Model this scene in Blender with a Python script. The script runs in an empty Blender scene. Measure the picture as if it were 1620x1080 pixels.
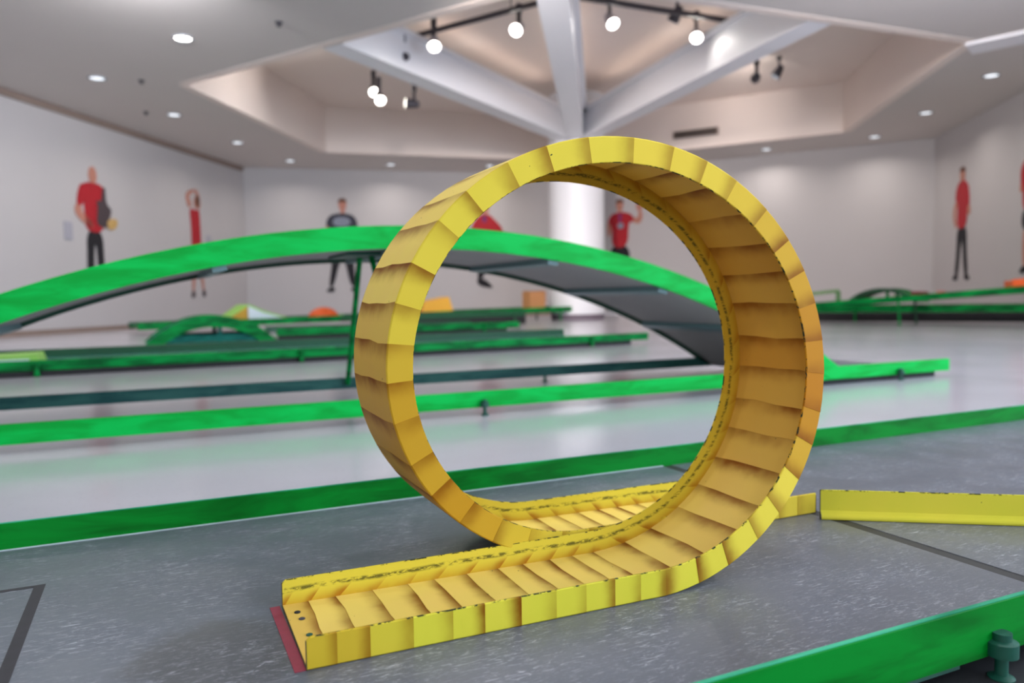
import bpy, bmesh, math, random
from mathutils import Vector, Matrix
random.seed(7)
S = bpy.context.scene
COL = S.collection

# ------------------------------------------------------------------ camera
F_PX = 1216.15
YAW, PIT, ROL = 0.4370, -0.0580, -0.0140
CAM = Vector((-0.1814, -0.7981, 0.3855))
_F = Vector((math.sin(YAW)*math.cos(PIT), math.cos(YAW)*math.cos(PIT), math.sin(PIT)))
_R0 = Vector((math.cos(YAW), -math.sin(YAW), 0)); _U0 = _R0.cross(_F)
_R = _R0*math.cos(ROL) + _U0*math.sin(ROL); _U = -_R0*math.sin(ROL) + _U0*math.cos(ROL)
cam_data = bpy.data.cameras.new('camera'); cam = bpy.data.objects.new('camera', cam_data); COL.objects.link(cam)
cam.matrix_world = Matrix(((_R.x, _U.x, -_F.x, CAM.x), (_R.y, _U.y, -_F.y, CAM.y), (_R.z, _U.z, -_F.z, CAM.z), (0, 0, 0, 1)))
cam_data.sensor_width = 36; cam_data.lens = F_PX*36/1620; cam_data.clip_start = 0.02
cam_data.dof.use_dof = True; cam_data.dof.focus_distance = 1.0; cam_data.dof.aperture_fstop = 3.6
S.camera = cam
S.view_settings.view_transform = 'Standard'; S.view_settings.look = 'None'
S.view_settings.gamma = 1; S.view_settings.use_curve_mapping = False
S.view_settings.exposure = 0.0
S.cycles.use_denoising = True

# ------------------------------------------------------------------ room frame (u along the back wall, v into the room)
FLOOR = -0.045; SOFFIT = 3.148; UPPER = 4.0
RA = Vector((1.65, 16.213, 0)); RU = Vector((0.8290, -0.5593, 0)).normalized(); RV = Vector((-RU.y, RU.x, 0))
def rw(u, v, z): return RA + RU*u + RV*v + Vector((0, 0, z))

# ------------------------------------------------------------------ world and lights
world = bpy.data.worlds.new('world'); S.world = world; world.use_nodes = True
world.node_tree.nodes['Background'].inputs[0].default_value = (0.62, 0.72, 0.9, 1)
world.node_tree.nodes['Background'].inputs[1].default_value = 0.6
def area(name, loc, direction, sx, sy, power, color, spread=math.pi):
    l = bpy.data.lights.new(name, 'AREA'); l.shape = 'RECTANGLE'; l.size = sx; l.size_y = sy
    l.energy = power; l.color = color; l.spread = spread
    o = bpy.data.objects.new(name, l); COL.objects.link(o); o.location = loc
    o.rotation_euler = Vector(direction).to_track_quat('-Z', 'Z').to_euler(); return o
WINDOWS = [('right', -16.4), ('right', -13.6), ('right', -10.8), ('back', 2.2), ('back', 5.2), ('back', 8.2), ('back', 11.2)]
WIN_W, WIN_H, WIN_Z = 2.3, 2.2, 1.7
for side, a in WINDOWS:
    if side == 'right': area('window_daylight', rw(13.30, a, WIN_Z), -RU, WIN_W, WIN_H, 150, (0.66, 0.80, 1.0))
    else: area('window_daylight', rw(a, -19.90, WIN_Z), RV, WIN_W, WIN_H, 46, (0.84, 0.92, 1.0))
def lamp_disk(loc, power, color=(1, 0.95, 0.9), size=0.16, direction=(0, 0, -1), spread=math.radians(150)):
    l = bpy.data.lights.new('lamp', 'AREA'); l.shape = 'DISK'; l.size = size; l.energy = power; l.color = color; l.spread = spread
    o = bpy.data.objects.new('lamp', l); COL.objects.link(o); o.location = loc
    o.rotation_euler = Vector(direction).to_track_quat('-Z', 'Y').to_euler(); return o

# ------------------------------------------------------------------ mesh helpers
def obj(name, verts, faces, mat, parent=None, uvs=None, smooth=False, org=None):
    o0 = org if org is not None else Vector((0, 0, 0))
    me = bpy.data.meshes.new(name)
    me.from_pydata([tuple(Vector(v) - o0) for v in verts], [], faces)
    if uvs is not None:
        uvl = me.uv_layers.new(name='UVMap')
        for p in me.polygons:
            for li, vi in zip(p.loop_indices, p.vertices): uvl.data[li].uv = uvs[vi]
    if mat: me.materials.append(mat)
    if smooth:
        for p in me.polygons: p.use_smooth = True
    me.update()
    o = bpy.data.objects.new(name, me); COL.objects.link(o)
    if parent: o.parent = parent
    return o
def fixn(o):
    bm = bmesh.new(); bm.from_mesh(o.data); bmesh.ops.recalc_face_normals(bm, faces=bm.faces); bm.to_mesh(o.data); bm.free(); return o
def shade_auto(o, ang=40):
    me = o.data
    for p in me.polygons: p.use_smooth = True
    me.set_sharp_from_angle(angle=math.radians(ang)); return o
def tag(o, label, cat, group=None, kind=None):
    if label: o['label'] = label
    if cat: o['category'] = cat
    if group: o['group'] = group
    if kind: o['kind'] = kind
    return o
def thing(name, label, cat, loc=(0, 0, 0), group=None, rot=None):
    o = bpy.data.objects.new(name, None); COL.objects.link(o); o.empty_display_size = 0.1
    if rot is not None: o.matrix_world = Matrix.Translation(Vector(loc)) @ rot.to_4x4()
    else: o.location = loc
    return tag(o, label, cat, group)
BOXF = [(0, 3, 2, 1), (4, 5, 6, 7), (0, 1, 5, 4), (1, 2, 6, 5), (2, 3, 7, 6), (3, 0, 4, 7)]
def box(name, a, b, mat, parent=None, bevel=0.0):
    x0, y0, z0 = a; x1, y1, z1 = b
    vs = [(x0, y0, z0), (x1, y0, z0), (x1, y1, z0), (x0, y1, z0), (x0, y0, z1), (x1, y0, z1), (x1, y1, z1), (x0, y1, z1)]
    o = obj(name, vs, BOXF, mat, parent)
    if bevel > 0:
        bm = bmesh.new(); bm.from_mesh(o.data)
        bmesh.ops.bevel(bm, geom=list(bm.edges), offset=bevel, segments=2, affect='EDGES', profile=0.5)
        bm.to_mesh(o.data); bm.free()
    return o
def room_box(name, u0, u1, v0, v1, z0, z1, mat, parent=None):
    vs = [rw(u0, v0, z0), rw(u1, v0, z0), rw(u1, v1, z0), rw(u0, v1, z0), rw(u0, v0, z1), rw(u1, v0, z1), rw(u1, v1, z1), rw(u0, v1, z1)]
    return obj(name, vs, BOXF, mat, parent)
def prism(name, pts, z0, z1, mat, parent=None):      # extrude a list of xy points
    n = len(pts)
    vs = [(p[0], p[1], z0) for p in pts] + [(p[0], p[1], z1) for p in pts]
    fs = [tuple(reversed(range(n))), tuple(range(n, 2*n))] + [(i, (i+1) % n, n+(i+1) % n, n+i) for i in range(n)]
    return fixn(obj(name, vs, fs, mat, parent))
def lathe(name, prof, mat, parent=None, seg=32, axis='Z', at=(0, 0, 0), smooth=True):
    vs, fs = [], []
    for (r, z) in prof:
        for i in range(seg):
            a = 2*math.pi*i/seg; p = (r*math.cos(a), r*math.sin(a), z)
            if axis == 'Y': p = (p[0], p[2], p[1])
            if axis == 'X': p = (p[2], p[0], p[1])
            vs.append((p[0]+at[0], p[1]+at[1], p[2]+at[2]))
    for k in range(len(prof)-1):
        for i in range(seg):
            j = (i+1) % seg; fs.append((k*seg+i, k*seg+j, (k+1)*seg+j, (k+1)*seg+i))
    fs.append(tuple(range(seg))); fs.append(tuple(range((len(prof)-1)*seg, len(prof)*seg)))
    o = fixn(obj(name, vs, fs, mat, parent))
    return shade_auto(o) if smooth else o
def tube(name, a, b, r, mat, parent=None, seg=12, r2=None):
    a = Vector(a); b = Vector(b); d = (b-a).normalized(); s = d.orthogonal().normalized(); t = d.cross(s); r2 = r if r2 is None else r2
    vs = [a + (s*math.cos(2*math.pi*i/seg) + t*math.sin(2*math.pi*i/seg))*r for i in range(seg)] + \
         [b + (s*math.cos(2*math.pi*i/seg) + t*math.sin(2*math.pi*i/seg))*r2 for i in range(seg)]
    fs = [(i, (i+1) % seg, seg+(i+1) % seg, seg+i) for i in range(seg)] + [tuple(range(seg)), tuple(range(seg, 2*seg))]
    return shade_auto(fixn(obj(name, vs, fs, mat, parent)))
def bar(name, a, b, wdt, hgt, mat, parent=None, up=(0, 0, 1)):   # rectangular bar between two points
    a = Vector(a); b = Vector(b); d = (b-a).normalized(); s = d.cross(Vector(up)).normalized(); t = s.cross(d)
    vs = []
    for p in (a, b):
        for (i, j) in ((-1, -1), (1, -1), (1, 1), (-1, 1)): vs.append(p + s*(i*wdt/2) + t*(j*hgt/2))
    return fixn(obj(name, vs, [(0, 1, 2, 3), (4, 5, 6, 7), (0, 1, 5, 4), (1, 2, 6, 5), (2, 3, 7, 6), (3, 0, 4, 7)], mat, parent))

# ------------------------------------------------------------------ materials
def srgb(r, g, b):
    f = lambda c: (c/255/12.92) if c/255 <= 0.04045 else ((c/255+0.055)/1.055)**2.4
    return (f(r), f(g), f(b), 1)
class NT:
    def __init__(self, name):
        self.m = bpy.data.materials.new(name); self.m.use_nodes = True; self.t = self.m.node_tree
        self.b = self.t.nodes['Principled BSDF']
    def n(self, typ, **kw):
        nd = self.t.nodes.new(typ)
        for k, v in kw.items(): setattr(nd, k, v)
        return nd
    def link(self, a, b): self.t.links.new(a, b)
    def put(self, s, v):
        if isinstance(v, bpy.types.NodeSocket): self.link(v, s)
        else: s.default_value = v
    def math(self, op, a, b=0.0, c=None, clamp=False):
        nd = self.n('ShaderNodeMath', operation=op, use_clamp=clamp)
        self.put(nd.inputs[0], a); self.put(nd.inputs[1], b)
        if c is not None: self.put(nd.inputs[2], c)
        return nd.outputs[0]
    def mix(self, fac, a, b):
        nd = self.n('ShaderNodeMix', data_type='RGBA'); self.put(nd.inputs[0], fac); self.put(nd.inputs[6], a); self.put(nd.inputs[7], b)
        return nd.outputs[2]
    def coord(self, scale=(1, 1, 1), rot=(0, 0, 0), out='Object'):
        tc = self.n('ShaderNodeTexCoord'); mp = self.n('ShaderNodeMapping')
        self.link(tc.outputs[out], mp.inputs[0]); mp.inputs['Scale'].default_value = scale; mp.inputs['Rotation'].default_value = rot
        return mp.outputs[0]
    def noise(self, vec, scale, detail=3, rough=0.5, dist=0.0):
        nd = self.n('ShaderNodeTexNoise'); self.link(vec, nd.inputs['Vector'])
        nd.inputs['Scale'].default_value = scale; nd.inputs['Detail'].default_value = detail
        nd.inputs['Roughness'].default_value = rough; nd.inputs['Distortion'].default_value = dist
        return nd.outputs[0]
    def step(self, v, lo, hi):
        nd = self.n('ShaderNodeMapRange', interpolation_type='SMOOTHSTEP'); self.put(nd.inputs[0], v)
        nd.inputs[1].default_value = lo; nd.inputs[2].default_value = hi; nd.inputs[3].default_value = 0; nd.inputs[4].default_value = 1
        return nd.outputs[0]
    def bump(self, h, strength, dist=0.001):
        nd = self.n('ShaderNodeBump'); nd.inputs['Strength'].default_value = strength; nd.inputs['Distance'].default_value = dist
        self.link(h, nd.inputs['Height']); self.link(nd.outputs[0], self.b.inputs['Normal'])
    def set(self, **kw):
        for k, v in kw.items(): self.put(self.b.inputs[k.replace('_', ' ')], v)
        return self.m
def plain(name, c, rough=0.5, var=0.12, scale=6.0, metal=0.0):
    k = NT(name); co = k.coord(); nz = k.noise(co, scale, 4)
    d = tuple(x*(1-var) for x in c[:3])+(1,); e = tuple(min(1, x*(1+var)) for x in c[:3])+(1,)
    k.set(Base_Color=k.mix(nz, d, e), Roughness=rough, Metallic=metal); return k.m
def emitter(name, c, st):
    k = NT(name); k.set(Base_Color=c, Emission_Color=c, Emission_Strength=st); return k.m

def green_paint(name, c0, c1, chips=True):
    k = NT(name); co = k.coord((1, 1, 1)); co2 = k.coord((0.6, 3, 3))
    a = k.step(k.noise(co2, 7, 4, 0.6, 0.6), 0.35, 0.65)
    col = k.mix(a, c0, c1)
    if chips:
        ch = k.step(k.noise(co, 46, 2, 0.5), 0.765, 0.79)
        col = k.mix(ch, col, srgb(12, 40, 40))
    k.set(Base_Color=col, Roughness=0.5, Specular_IOR_Level=0.12); k.bump(k.noise(co, 30, 3), 0.15, 0.002); return k.m
G_RAIL = green_paint('green_rail_paint', srgb(0, 98, 24), srgb(0, 130, 38))
G_ARCH = green_paint('green_bright_paint', srgb(0, 150, 50), srgb(0, 178, 72), False)
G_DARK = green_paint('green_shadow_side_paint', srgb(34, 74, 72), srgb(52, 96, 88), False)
G_FAR = green_paint('green_far_paint', srgb(0, 86, 38), srgb(0, 142, 62), False)
WORN = plain('worn_bare_edge', srgb(66, 60, 36), 0.6, 0.4, 90)
G_RIM = green_paint('worn_green_rim', srgb(20, 120, 84), srgb(70, 178, 136))
G_TEAL = green_paint('teal_paint', srgb(10, 84, 76), srgb(30, 120, 104), False)

def lane_mat():
    k = NT('lane_fibre_cement')
    c1 = k.coord((10, 52, 1), (0, 0, math.radians(16))); c2 = k.coord((14, 62, 1), (0, 0, math.radians(-14))); c3 = k.coord((1, 1, 1))
    s1 = k.step(k.noise(c1, 4.6, 6, 0.68, 0.9), 0.53, 0.71); s2 = k.step(k.noise(c2, 4.4, 6, 0.70, 1.4), 0.54, 0.73)
    p = k.step(k.noise(c3, 9, 4, 0.6), 0.34, 0.72)
    st = k.math('MULTIPLY', k.math('MAXIMUM', s1, s2), k.math('MULTIPLY_ADD', p, 0.75, 0.12))
    base = k.mix(k.noise(c3, 3.0, 5, 0.6), srgb(70, 75, 84), srgb(97, 102, 113))
    fine = k.noise(k.coord((120, 300, 1), (0, 0, 0.2)), 1.5, 3, 0.7)
    base = k.mix(k.math('MULTIPLY', fine, 0.3), base, srgb(124, 127, 136))
    sp = k.n('ShaderNodeVectorMath', operation='DISTANCE'); k.link(c3, sp.inputs[0]); sp.inputs[1].default_value = (-0.115, 0.075, 0.0)
    stain = k.math('SUBTRACT', 1.0, k.step(k.math('ADD', sp.outputs['Value'], k.math('MULTIPLY_ADD', k.noise(c3, 18, 4, 0.6), 0.10, -0.05)), 0.075, 0.125))
    base = k.mix(k.math('MULTIPLY', stain, 0.6), base, srgb(58, 56, 54))
    col = k.mix(st, base, srgb(196, 198, 206))
    k.set(Base_Color=col, Roughness=k.math('MULTIPLY_ADD', p, 0.12, 0.30)); k.bump(fine, 0.12, 0.001); return k.m
LANE = lane_mat()
def floor_mat():
    k = NT('polished_floor'); co = k.coord()
    col = k.mix(k.noise(co, 1.3, 5, 0.6), srgb(180, 177, 182), srgb(202, 200, 208))
    col = k.mix(k.math('MULTIPLY', k.step(k.noise(co, 90, 2), 0.6, 0.75), 0.3), col, srgb(165, 162, 168))
    k.set(Base_Color=col, Roughness=k.math('MULTIPLY_ADD', k.noise(co, 2.2, 3), 0.08, 0.13)); return k.m
FLOORM = floor_mat()
WALL = plain('white_wall_paint', srgb(190, 186, 186), 0.75, 0.02, 2)
CEIL = plain('ceiling_paint', srgb(208, 201, 196), 0.7, 0.02, 2)
WHITE = plain('white_gloss_paint', srgb(240, 240, 244), 0.45, 0.012, 3)
FASCIA = plain('warm_white_ceiling_paint', srgb(238, 224, 215), 0.6, 0.012, 3)
DARKM = plain('dark_metal', srgb(58, 54, 62), 0.5, 0.1)
BLACK = plain('black_rubber', srgb(24, 24, 26), 0.7, 0.15)
JOINT = plain('joint_strip', srgb(46, 45, 45), 0.6, 0.15, 30)
BROWNTRIM = plain('brown_trim', srgb(140, 122, 112), 0.7, 0.1)
GREYPANEL = plain('grey_underside_board', srgb(158, 155, 152), 0.75, 0.1, 5)
RED_TAPE = plain('red_tape', srgb(136, 40, 60), 0.6, 0.25, 60)
LINE = plain('black_line_paint', srgb(44, 42, 48), 0.6, 0.25, 60)
STEEL = plain('painted_steel_teal', srgb(14, 74, 58), 0.5, 0.3, 40)
GLOW = emitter('lamp_glow', (1, 0.93, 0.84, 1), 14)
GLOW2 = emitter('downlight_glow', (0.9, 0.95, 1, 1), 1.3)
CHROME = plain('lamp_reflector', srgb(196, 204, 214), 0.25, 0.05, 8, 0.6)
PLACARD = plain('placard_grey', srgb(166, 164, 174), 0.6, 0.03)

def yellow_mat(name, scuff=False, floor=False, outer=False):
    k = NT(name); co = k.coord(); uv = k.n('ShaderNodeUVMap'); sp = k.n('ShaderNodeSeparateXYZ'); k.link(uv.outputs[0], sp.inputs[0])
    u, v = sp.outputs[0], sp.outputs[1]
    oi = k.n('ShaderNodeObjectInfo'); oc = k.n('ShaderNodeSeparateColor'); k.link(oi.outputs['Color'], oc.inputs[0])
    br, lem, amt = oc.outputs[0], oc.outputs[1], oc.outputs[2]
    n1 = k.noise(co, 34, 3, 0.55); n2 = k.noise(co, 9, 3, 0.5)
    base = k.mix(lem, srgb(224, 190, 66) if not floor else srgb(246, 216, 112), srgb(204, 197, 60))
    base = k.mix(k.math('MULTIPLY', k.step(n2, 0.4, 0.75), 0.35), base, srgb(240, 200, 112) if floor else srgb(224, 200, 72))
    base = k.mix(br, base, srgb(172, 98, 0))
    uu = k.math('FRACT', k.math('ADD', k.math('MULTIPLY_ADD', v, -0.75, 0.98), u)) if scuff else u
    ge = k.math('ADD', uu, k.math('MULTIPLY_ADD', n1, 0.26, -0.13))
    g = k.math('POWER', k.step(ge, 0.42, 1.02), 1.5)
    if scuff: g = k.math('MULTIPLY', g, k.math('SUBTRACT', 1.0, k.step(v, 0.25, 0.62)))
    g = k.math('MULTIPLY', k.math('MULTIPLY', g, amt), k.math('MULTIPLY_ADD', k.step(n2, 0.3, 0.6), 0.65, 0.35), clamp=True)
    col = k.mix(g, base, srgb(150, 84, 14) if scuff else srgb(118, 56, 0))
    if scuff:   # brown stain towards the bend plus a dirty scuff line rubbed along the flange
        sv = k.math('MULTIPLY', k.step(k.math('SUBTRACT', 1.0, v), 0.45, 1.0), k.math('MULTIPLY_ADD', n1, 0.8, 0.25))
        col = k.mix(k.math('MULTIPLY', sv, 0.85), col, srgb(176, 112, 22))
        d = k.math('ABSOLUTE', k.math('SUBTRACT', v, k.math('MULTIPLY_ADD', n2, 0.2, 0.52)))
        ln = k.math('MULTIPLY', k.math('SUBTRACT', 1.0, k.step(d, 0.02, 0.13)), k.step(k.noise(k.coord((25, 25, 70)), 3, 4, 0.75), 0.42, 0.58))
        col = k.mix(k.math('MULTIPLY', ln, 0.85), col, srgb(62, 60, 30))
    ch = k.math('MULTIPLY', k.step(v, 0.955, 0.99), k.step(k.noise(co, 70, 3, 0.7), 0.5, 0.58)) if not floor else k.step(k.noise(co, 120, 2), 0.79, 0.81)
    col = k.mix(ch, col, srgb(36, 46, 34))
    dots = k.step(k.noise(co, 150, 1), 0.80, 0.83)
    col = k.mix(dots, col, srgb(48, 60, 40))
    k.set(Base_Color=col, Roughness=0.55, Specular_IOR_Level=0.09); k.bump(k.noise(co, 160, 3), 0.10, 0.001); return k.m
Y_FRONT = yellow_mat('yellow_flange_paint'); Y_BACK = yellow_mat('yellow_flange_scuffed', scuff=True); Y_FLOOR = yellow_mat('yellow_track_paint', floor=True)

# ------------------------------------------------------------------ the setting
def poly_struct(name, pts, mat, parent=None):   # horizontal polygon from room points
    o = obj(name, pts, [tuple(range(len(pts)))], mat, parent); return o
tag(room_box('floor', -0.3, 13.7, -20.3, 3.2, FLOOR-0.2, FLOOR, FLOORM), None, None, kind='structure')
def wall_seg(name, p0, p1, z0, z1, mat, out=0.2):
    a = Vector((p0[0], p0[1])); b = Vector((p1[0], p1[1])); d = (b-a).normalized(); n = Vector((-d.y, d.x))*out
    vs = []
    for z in (z0, z1):
        for q in (a, b, b+n, a+n): vs.append(rw(q.x, q.y, z))
    o = fixn(obj(name, vs, BOXF, mat)); return tag(o, None, None, kind='structure')
WM = (6.7, 2.6)
wl = wall_seg('wall_left', (0, -20), (0, 0), FLOOR, UPPER+0.1, WALL)
wall_seg('wall_back_left', (0, 0), WM, FLOOR, UPPER+0.1, WALL)
wall_seg('wall_back_right', WM, (13.41, 0), FLOOR, UPPER+0.1, WALL)
wall_seg('wall_right', (13.41, 0), (13.41, -20), FLOOR, UPPER+0.1, WALL)
wall_seg('wall_front', (13.41, -20), (0, -20), FLOOR, UPPER+0.1, WALL)
# ceiling: low soffit round a six-sided opening, upper ceiling above it
OP = [(2.38, -5.88), (2.32, -1.22), (6.9, 0.85), (11.6, -0.92), (11.68, -5.66), (7.35, -8.15)]
def soffit():
    o = [(0, -5.88), (0, 0), WM, (13.41, 0), (13.41, -5.66), (13.41, -20), (0, -20)]
    vs = [rw(p[0], p[1], SOFFIT) for p in o] + [rw(p[0], p[1], SOFFIT) for p in OP]
    P = 7
    fs = [(0, 1, P+1, P+0), (1, 2, P+2, P+1), (2, 3, P+3, P+2), (3, 4, P+4, P+3), (4, 5, P+5, P+4), (6, 0, P+0, P+5), (5, 6, P+5)]
    me = obj('ceiling', vs, fs, CEIL); tag(me, None, None, kind='structure')
    n = len(OP)
    for i in range(n):
        a, b = OP[i], OP[(i+1) % n]
        d = Vector((b[0]-a[0], b[1]-a[1])).normalized(); nn = Vector((-d.y, d.x))
        if nn.dot(Vector((7-a[0], -3.6-a[1]))) > 0: nn = -nn
        vs = []
        for z in (SOFFIT-0.004, UPPER):
            for q in ((a[0], a[1]), (b[0], b[1]), (b[0]+nn.x*0.12, b[1]+nn.y*0.12), (a[0]+nn.x*0.12, a[1]+nn.y*0.12)): vs.append(rw(q[0], q[1], z))
        fixn(obj('coffer_fascia', vs, BOXF, FASCIA, me))
    room = [(0, -20), (0, 0), WM, (13.41, 0), (13.41, -20)]
    obj('upper_ceiling', [rw(p[0], p[1], UPPER) for p in room], [tuple(range(5))], FASCIA, me)
    obj('ceiling_step', [rw(*q) for q in ((11.68, -5.66, SOFFIT-0.03), (13.41, -6.9, SOFFIT-0.03), (13.41, -6.4, SOFFIT-0.03), (11.9, -5.3, SOFFIT-0.03),
        (11.68, -5.66, SOFFIT), (13.41, -6.9, SOFFIT), (13.41, -6.4, SOFFIT), (11.9, -5.3, SOFFIT))], BOXF, WHITE, me)
    return me
ceil_o = soffit()
t1 = room_box('trim_1', 0.002, 0.05, -20, -0.1, SOFFIT-0.09, SOFFIT-0.002, BROWNTRIM); tag(t1, None, None, kind='structure')
for nm, (a, b) in {'baseboard_left': ((0, -20), (0, 0)), 'baseboard_back_left': ((0, 0), WM), 'baseboard_back_right': (WM, (13.41, 0)), 'baseboard_right': ((13.41, 0), (13.41, -20))}.items():
    wall_seg(nm, a, b, FLOOR, FLOOR+0.07, BROWNTRIM if 'left' in nm else WHITE, out=-0.015)
# windows behind the photographer
for i, (side, a) in enumerate(WINDOWS):
    fr = []
    def wpt(s, z, d):
        return rw(13.41-d, a+s, WIN_Z+z) if side == 'right' else rw(a+s, -20+d, WIN_Z+z)
    hw, hh = WIN_W/2+0.06, WIN_H/2+0.06
    root = obj('window_%d' % (i+1), [wpt(-hw, -hh-0.05, 0.005), wpt(hw, -hh-0.05, 0.005), wpt(hw, -hh-0.05, 0.2), wpt(-hw, -hh-0.05, 0.2), wpt(-hw, -hh, 0.005), wpt(hw, -hh, 0.005), wpt(hw, -hh, 0.2), wpt(-hw, -hh, 0.2)], BOXF, WHITE)
    tag(root, None, None, kind='structure')
    for (s0, z0, s1, z1) in ((-hw, -hh, -hw, hh), (hw, -hh, hw, hh), (-hw, hh, hw, hh), (0, -hh, 0, hh)):
        bar('window_frame', wpt(s0, z0, 0.07), wpt(s1, z1, 0.07), 0.05, 0.05, WHITE, root, up=(RU if side == 'right' else RV))

# ---------------- column and beams
CU, CV = 6.98, -0.85
col = thing('column', 'thick round white concrete column standing in the middle of the hall', 'column', rw(CU, CV, FLOOR))
lathe('shaft', [(0.505, 0.10), (0.505, UPPER-FLOOR)], WHITE, col, 64)
lathe('base_ring', [(0.49, 0), (0.49, 0.11)], plain('column_base_grey', srgb(112, 100, 112), 0.6, 0.05), col, 64)
BEAMT = [((4.75, -6.95), 'white ceiling beam running from the column to the upper left soffit edge'),
         ((9.95, -6.75), 'white ceiling beam running from the column to the upper right soffit edge'),
         ((7.28, -8.05), 'white ceiling beam running from the column straight over the viewer')]
for (tu, tv), lb in BEAMT:
    d = Vector((tu-CU, tv-CV)); L = d.length; d.normalize(); n = Vector((-d.y, d.x))
    root = thing('ceiling_beam', lb, 'beam', rw(CU, CV, SOFFIT), 'beams fanning out from the column')
    a0 = 0.42
    for nm, z0, z1, hw in (('beam_web', 0.0, 0.42, 0.15), ('beam_flange', 0.42, 0.47, 0.22)):
        vs = []
        for z in (z0, z1):
            for (s, t) in ((a0, -hw), (L-0.02, -hw), (L-0.02, hw), (a0, hw)):
                q = d*s + n*t; vs.append(RU*q.x + RV*q.y + Vector((0, 0, z+0.002)))
        fixn(obj(nm, vs, BOXF, WHITE, root))

# ------------------------------------------------------------------ the yellow loop
XE, W, H, R, XC, PT, PHI, RX = -0.0491, 0.1836, 0.0352, 0.30, 0.4007, 0.1945, -0.0138, 0.3194
XEND = 0.857; TH = 0.0028
LIN = XC-XE; LR = 2*math.pi*(R+RX)/2; LOUT = XEND-XC
def frame(g):
    if g <= LIN: return Vector((XE+g, 0, 0)), Vector((1, 0, 0)), Vector((0, 0, 1))
    if g >= LIN+LR: return Vector((XC+g-LIN-LR, PT, 0)), Vector((1, 0, 0)), Vector((0, 0, 1))
    t = 2*math.pi*(g-LIN)/LR
    T = Vector((RX*math.cos(t), 0, R*math.sin(t))).normalized(); N = Vector((-T.z, 0, T.x))
    return Vector((XC+RX*math.sin(t), PT*t/(2*math.pi), R-R*math.cos(t))), T, N
_c, _s = math.cos(PHI), math.sin(PHI)
def rotphi(p): x, y = p.x-XE, p.y; return Vector((XE+_c*x-_s*y, _s*x+_c*y, p.z))
def tp(g, y, n): P, T, N = frame(g); return rotphi(P + Vector((0, y, 0)) + N*n)
LOOP0 = Vector((XC, W/2, 0))
loop = thing('golf_loop', 'yellow metal loop-the-loop track painted in overlapping brown-shaded bands', 'golf obstacle', LOOP0)
cuts = [0.0]
for k, px in enumerate((0.030, 0.034, 0.046, 0.044, 0.037, 0.044, 0.044, 0.039, 0.039, 0.036, 0.036)): cuts.append(cuts[-1]+px)
cuts = [c*LIN/cuts[-1] for c in cuts]
NR = 34; g = LIN
steps = [1+random.uniform(-0.13, 0.13) for _ in range(NR)]; tot = sum(steps)
for s_ in steps: g += s_*LR/tot; cuts.append(g)
cuts[-1] = LIN+LR
for k in range(11): cuts.append(LIN+LR+(k+1)*LOUT/11)
def interp(x, tab):
    for (a, va), (b, vb) in zip(tab, tab[1:]):
        if x <= b: return va+(vb-va)*(x-a)/(b-a)
    return tab[-1][1]
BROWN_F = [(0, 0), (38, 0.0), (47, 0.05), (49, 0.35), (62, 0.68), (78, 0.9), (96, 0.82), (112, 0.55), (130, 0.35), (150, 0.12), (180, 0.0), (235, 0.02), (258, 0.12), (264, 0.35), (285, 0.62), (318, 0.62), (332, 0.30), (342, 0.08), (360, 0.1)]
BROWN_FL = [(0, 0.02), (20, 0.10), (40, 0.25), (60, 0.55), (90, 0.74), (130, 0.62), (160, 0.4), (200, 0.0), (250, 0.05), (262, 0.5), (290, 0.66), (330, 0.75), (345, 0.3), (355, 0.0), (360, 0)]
def jit(k, v):
    return 0.0012*math.sin(k*2.3+v*5.1)+0.0009*math.sin(k*5.9+v*11.3) if 0 < k < len(cuts)-1 else 0
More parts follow.
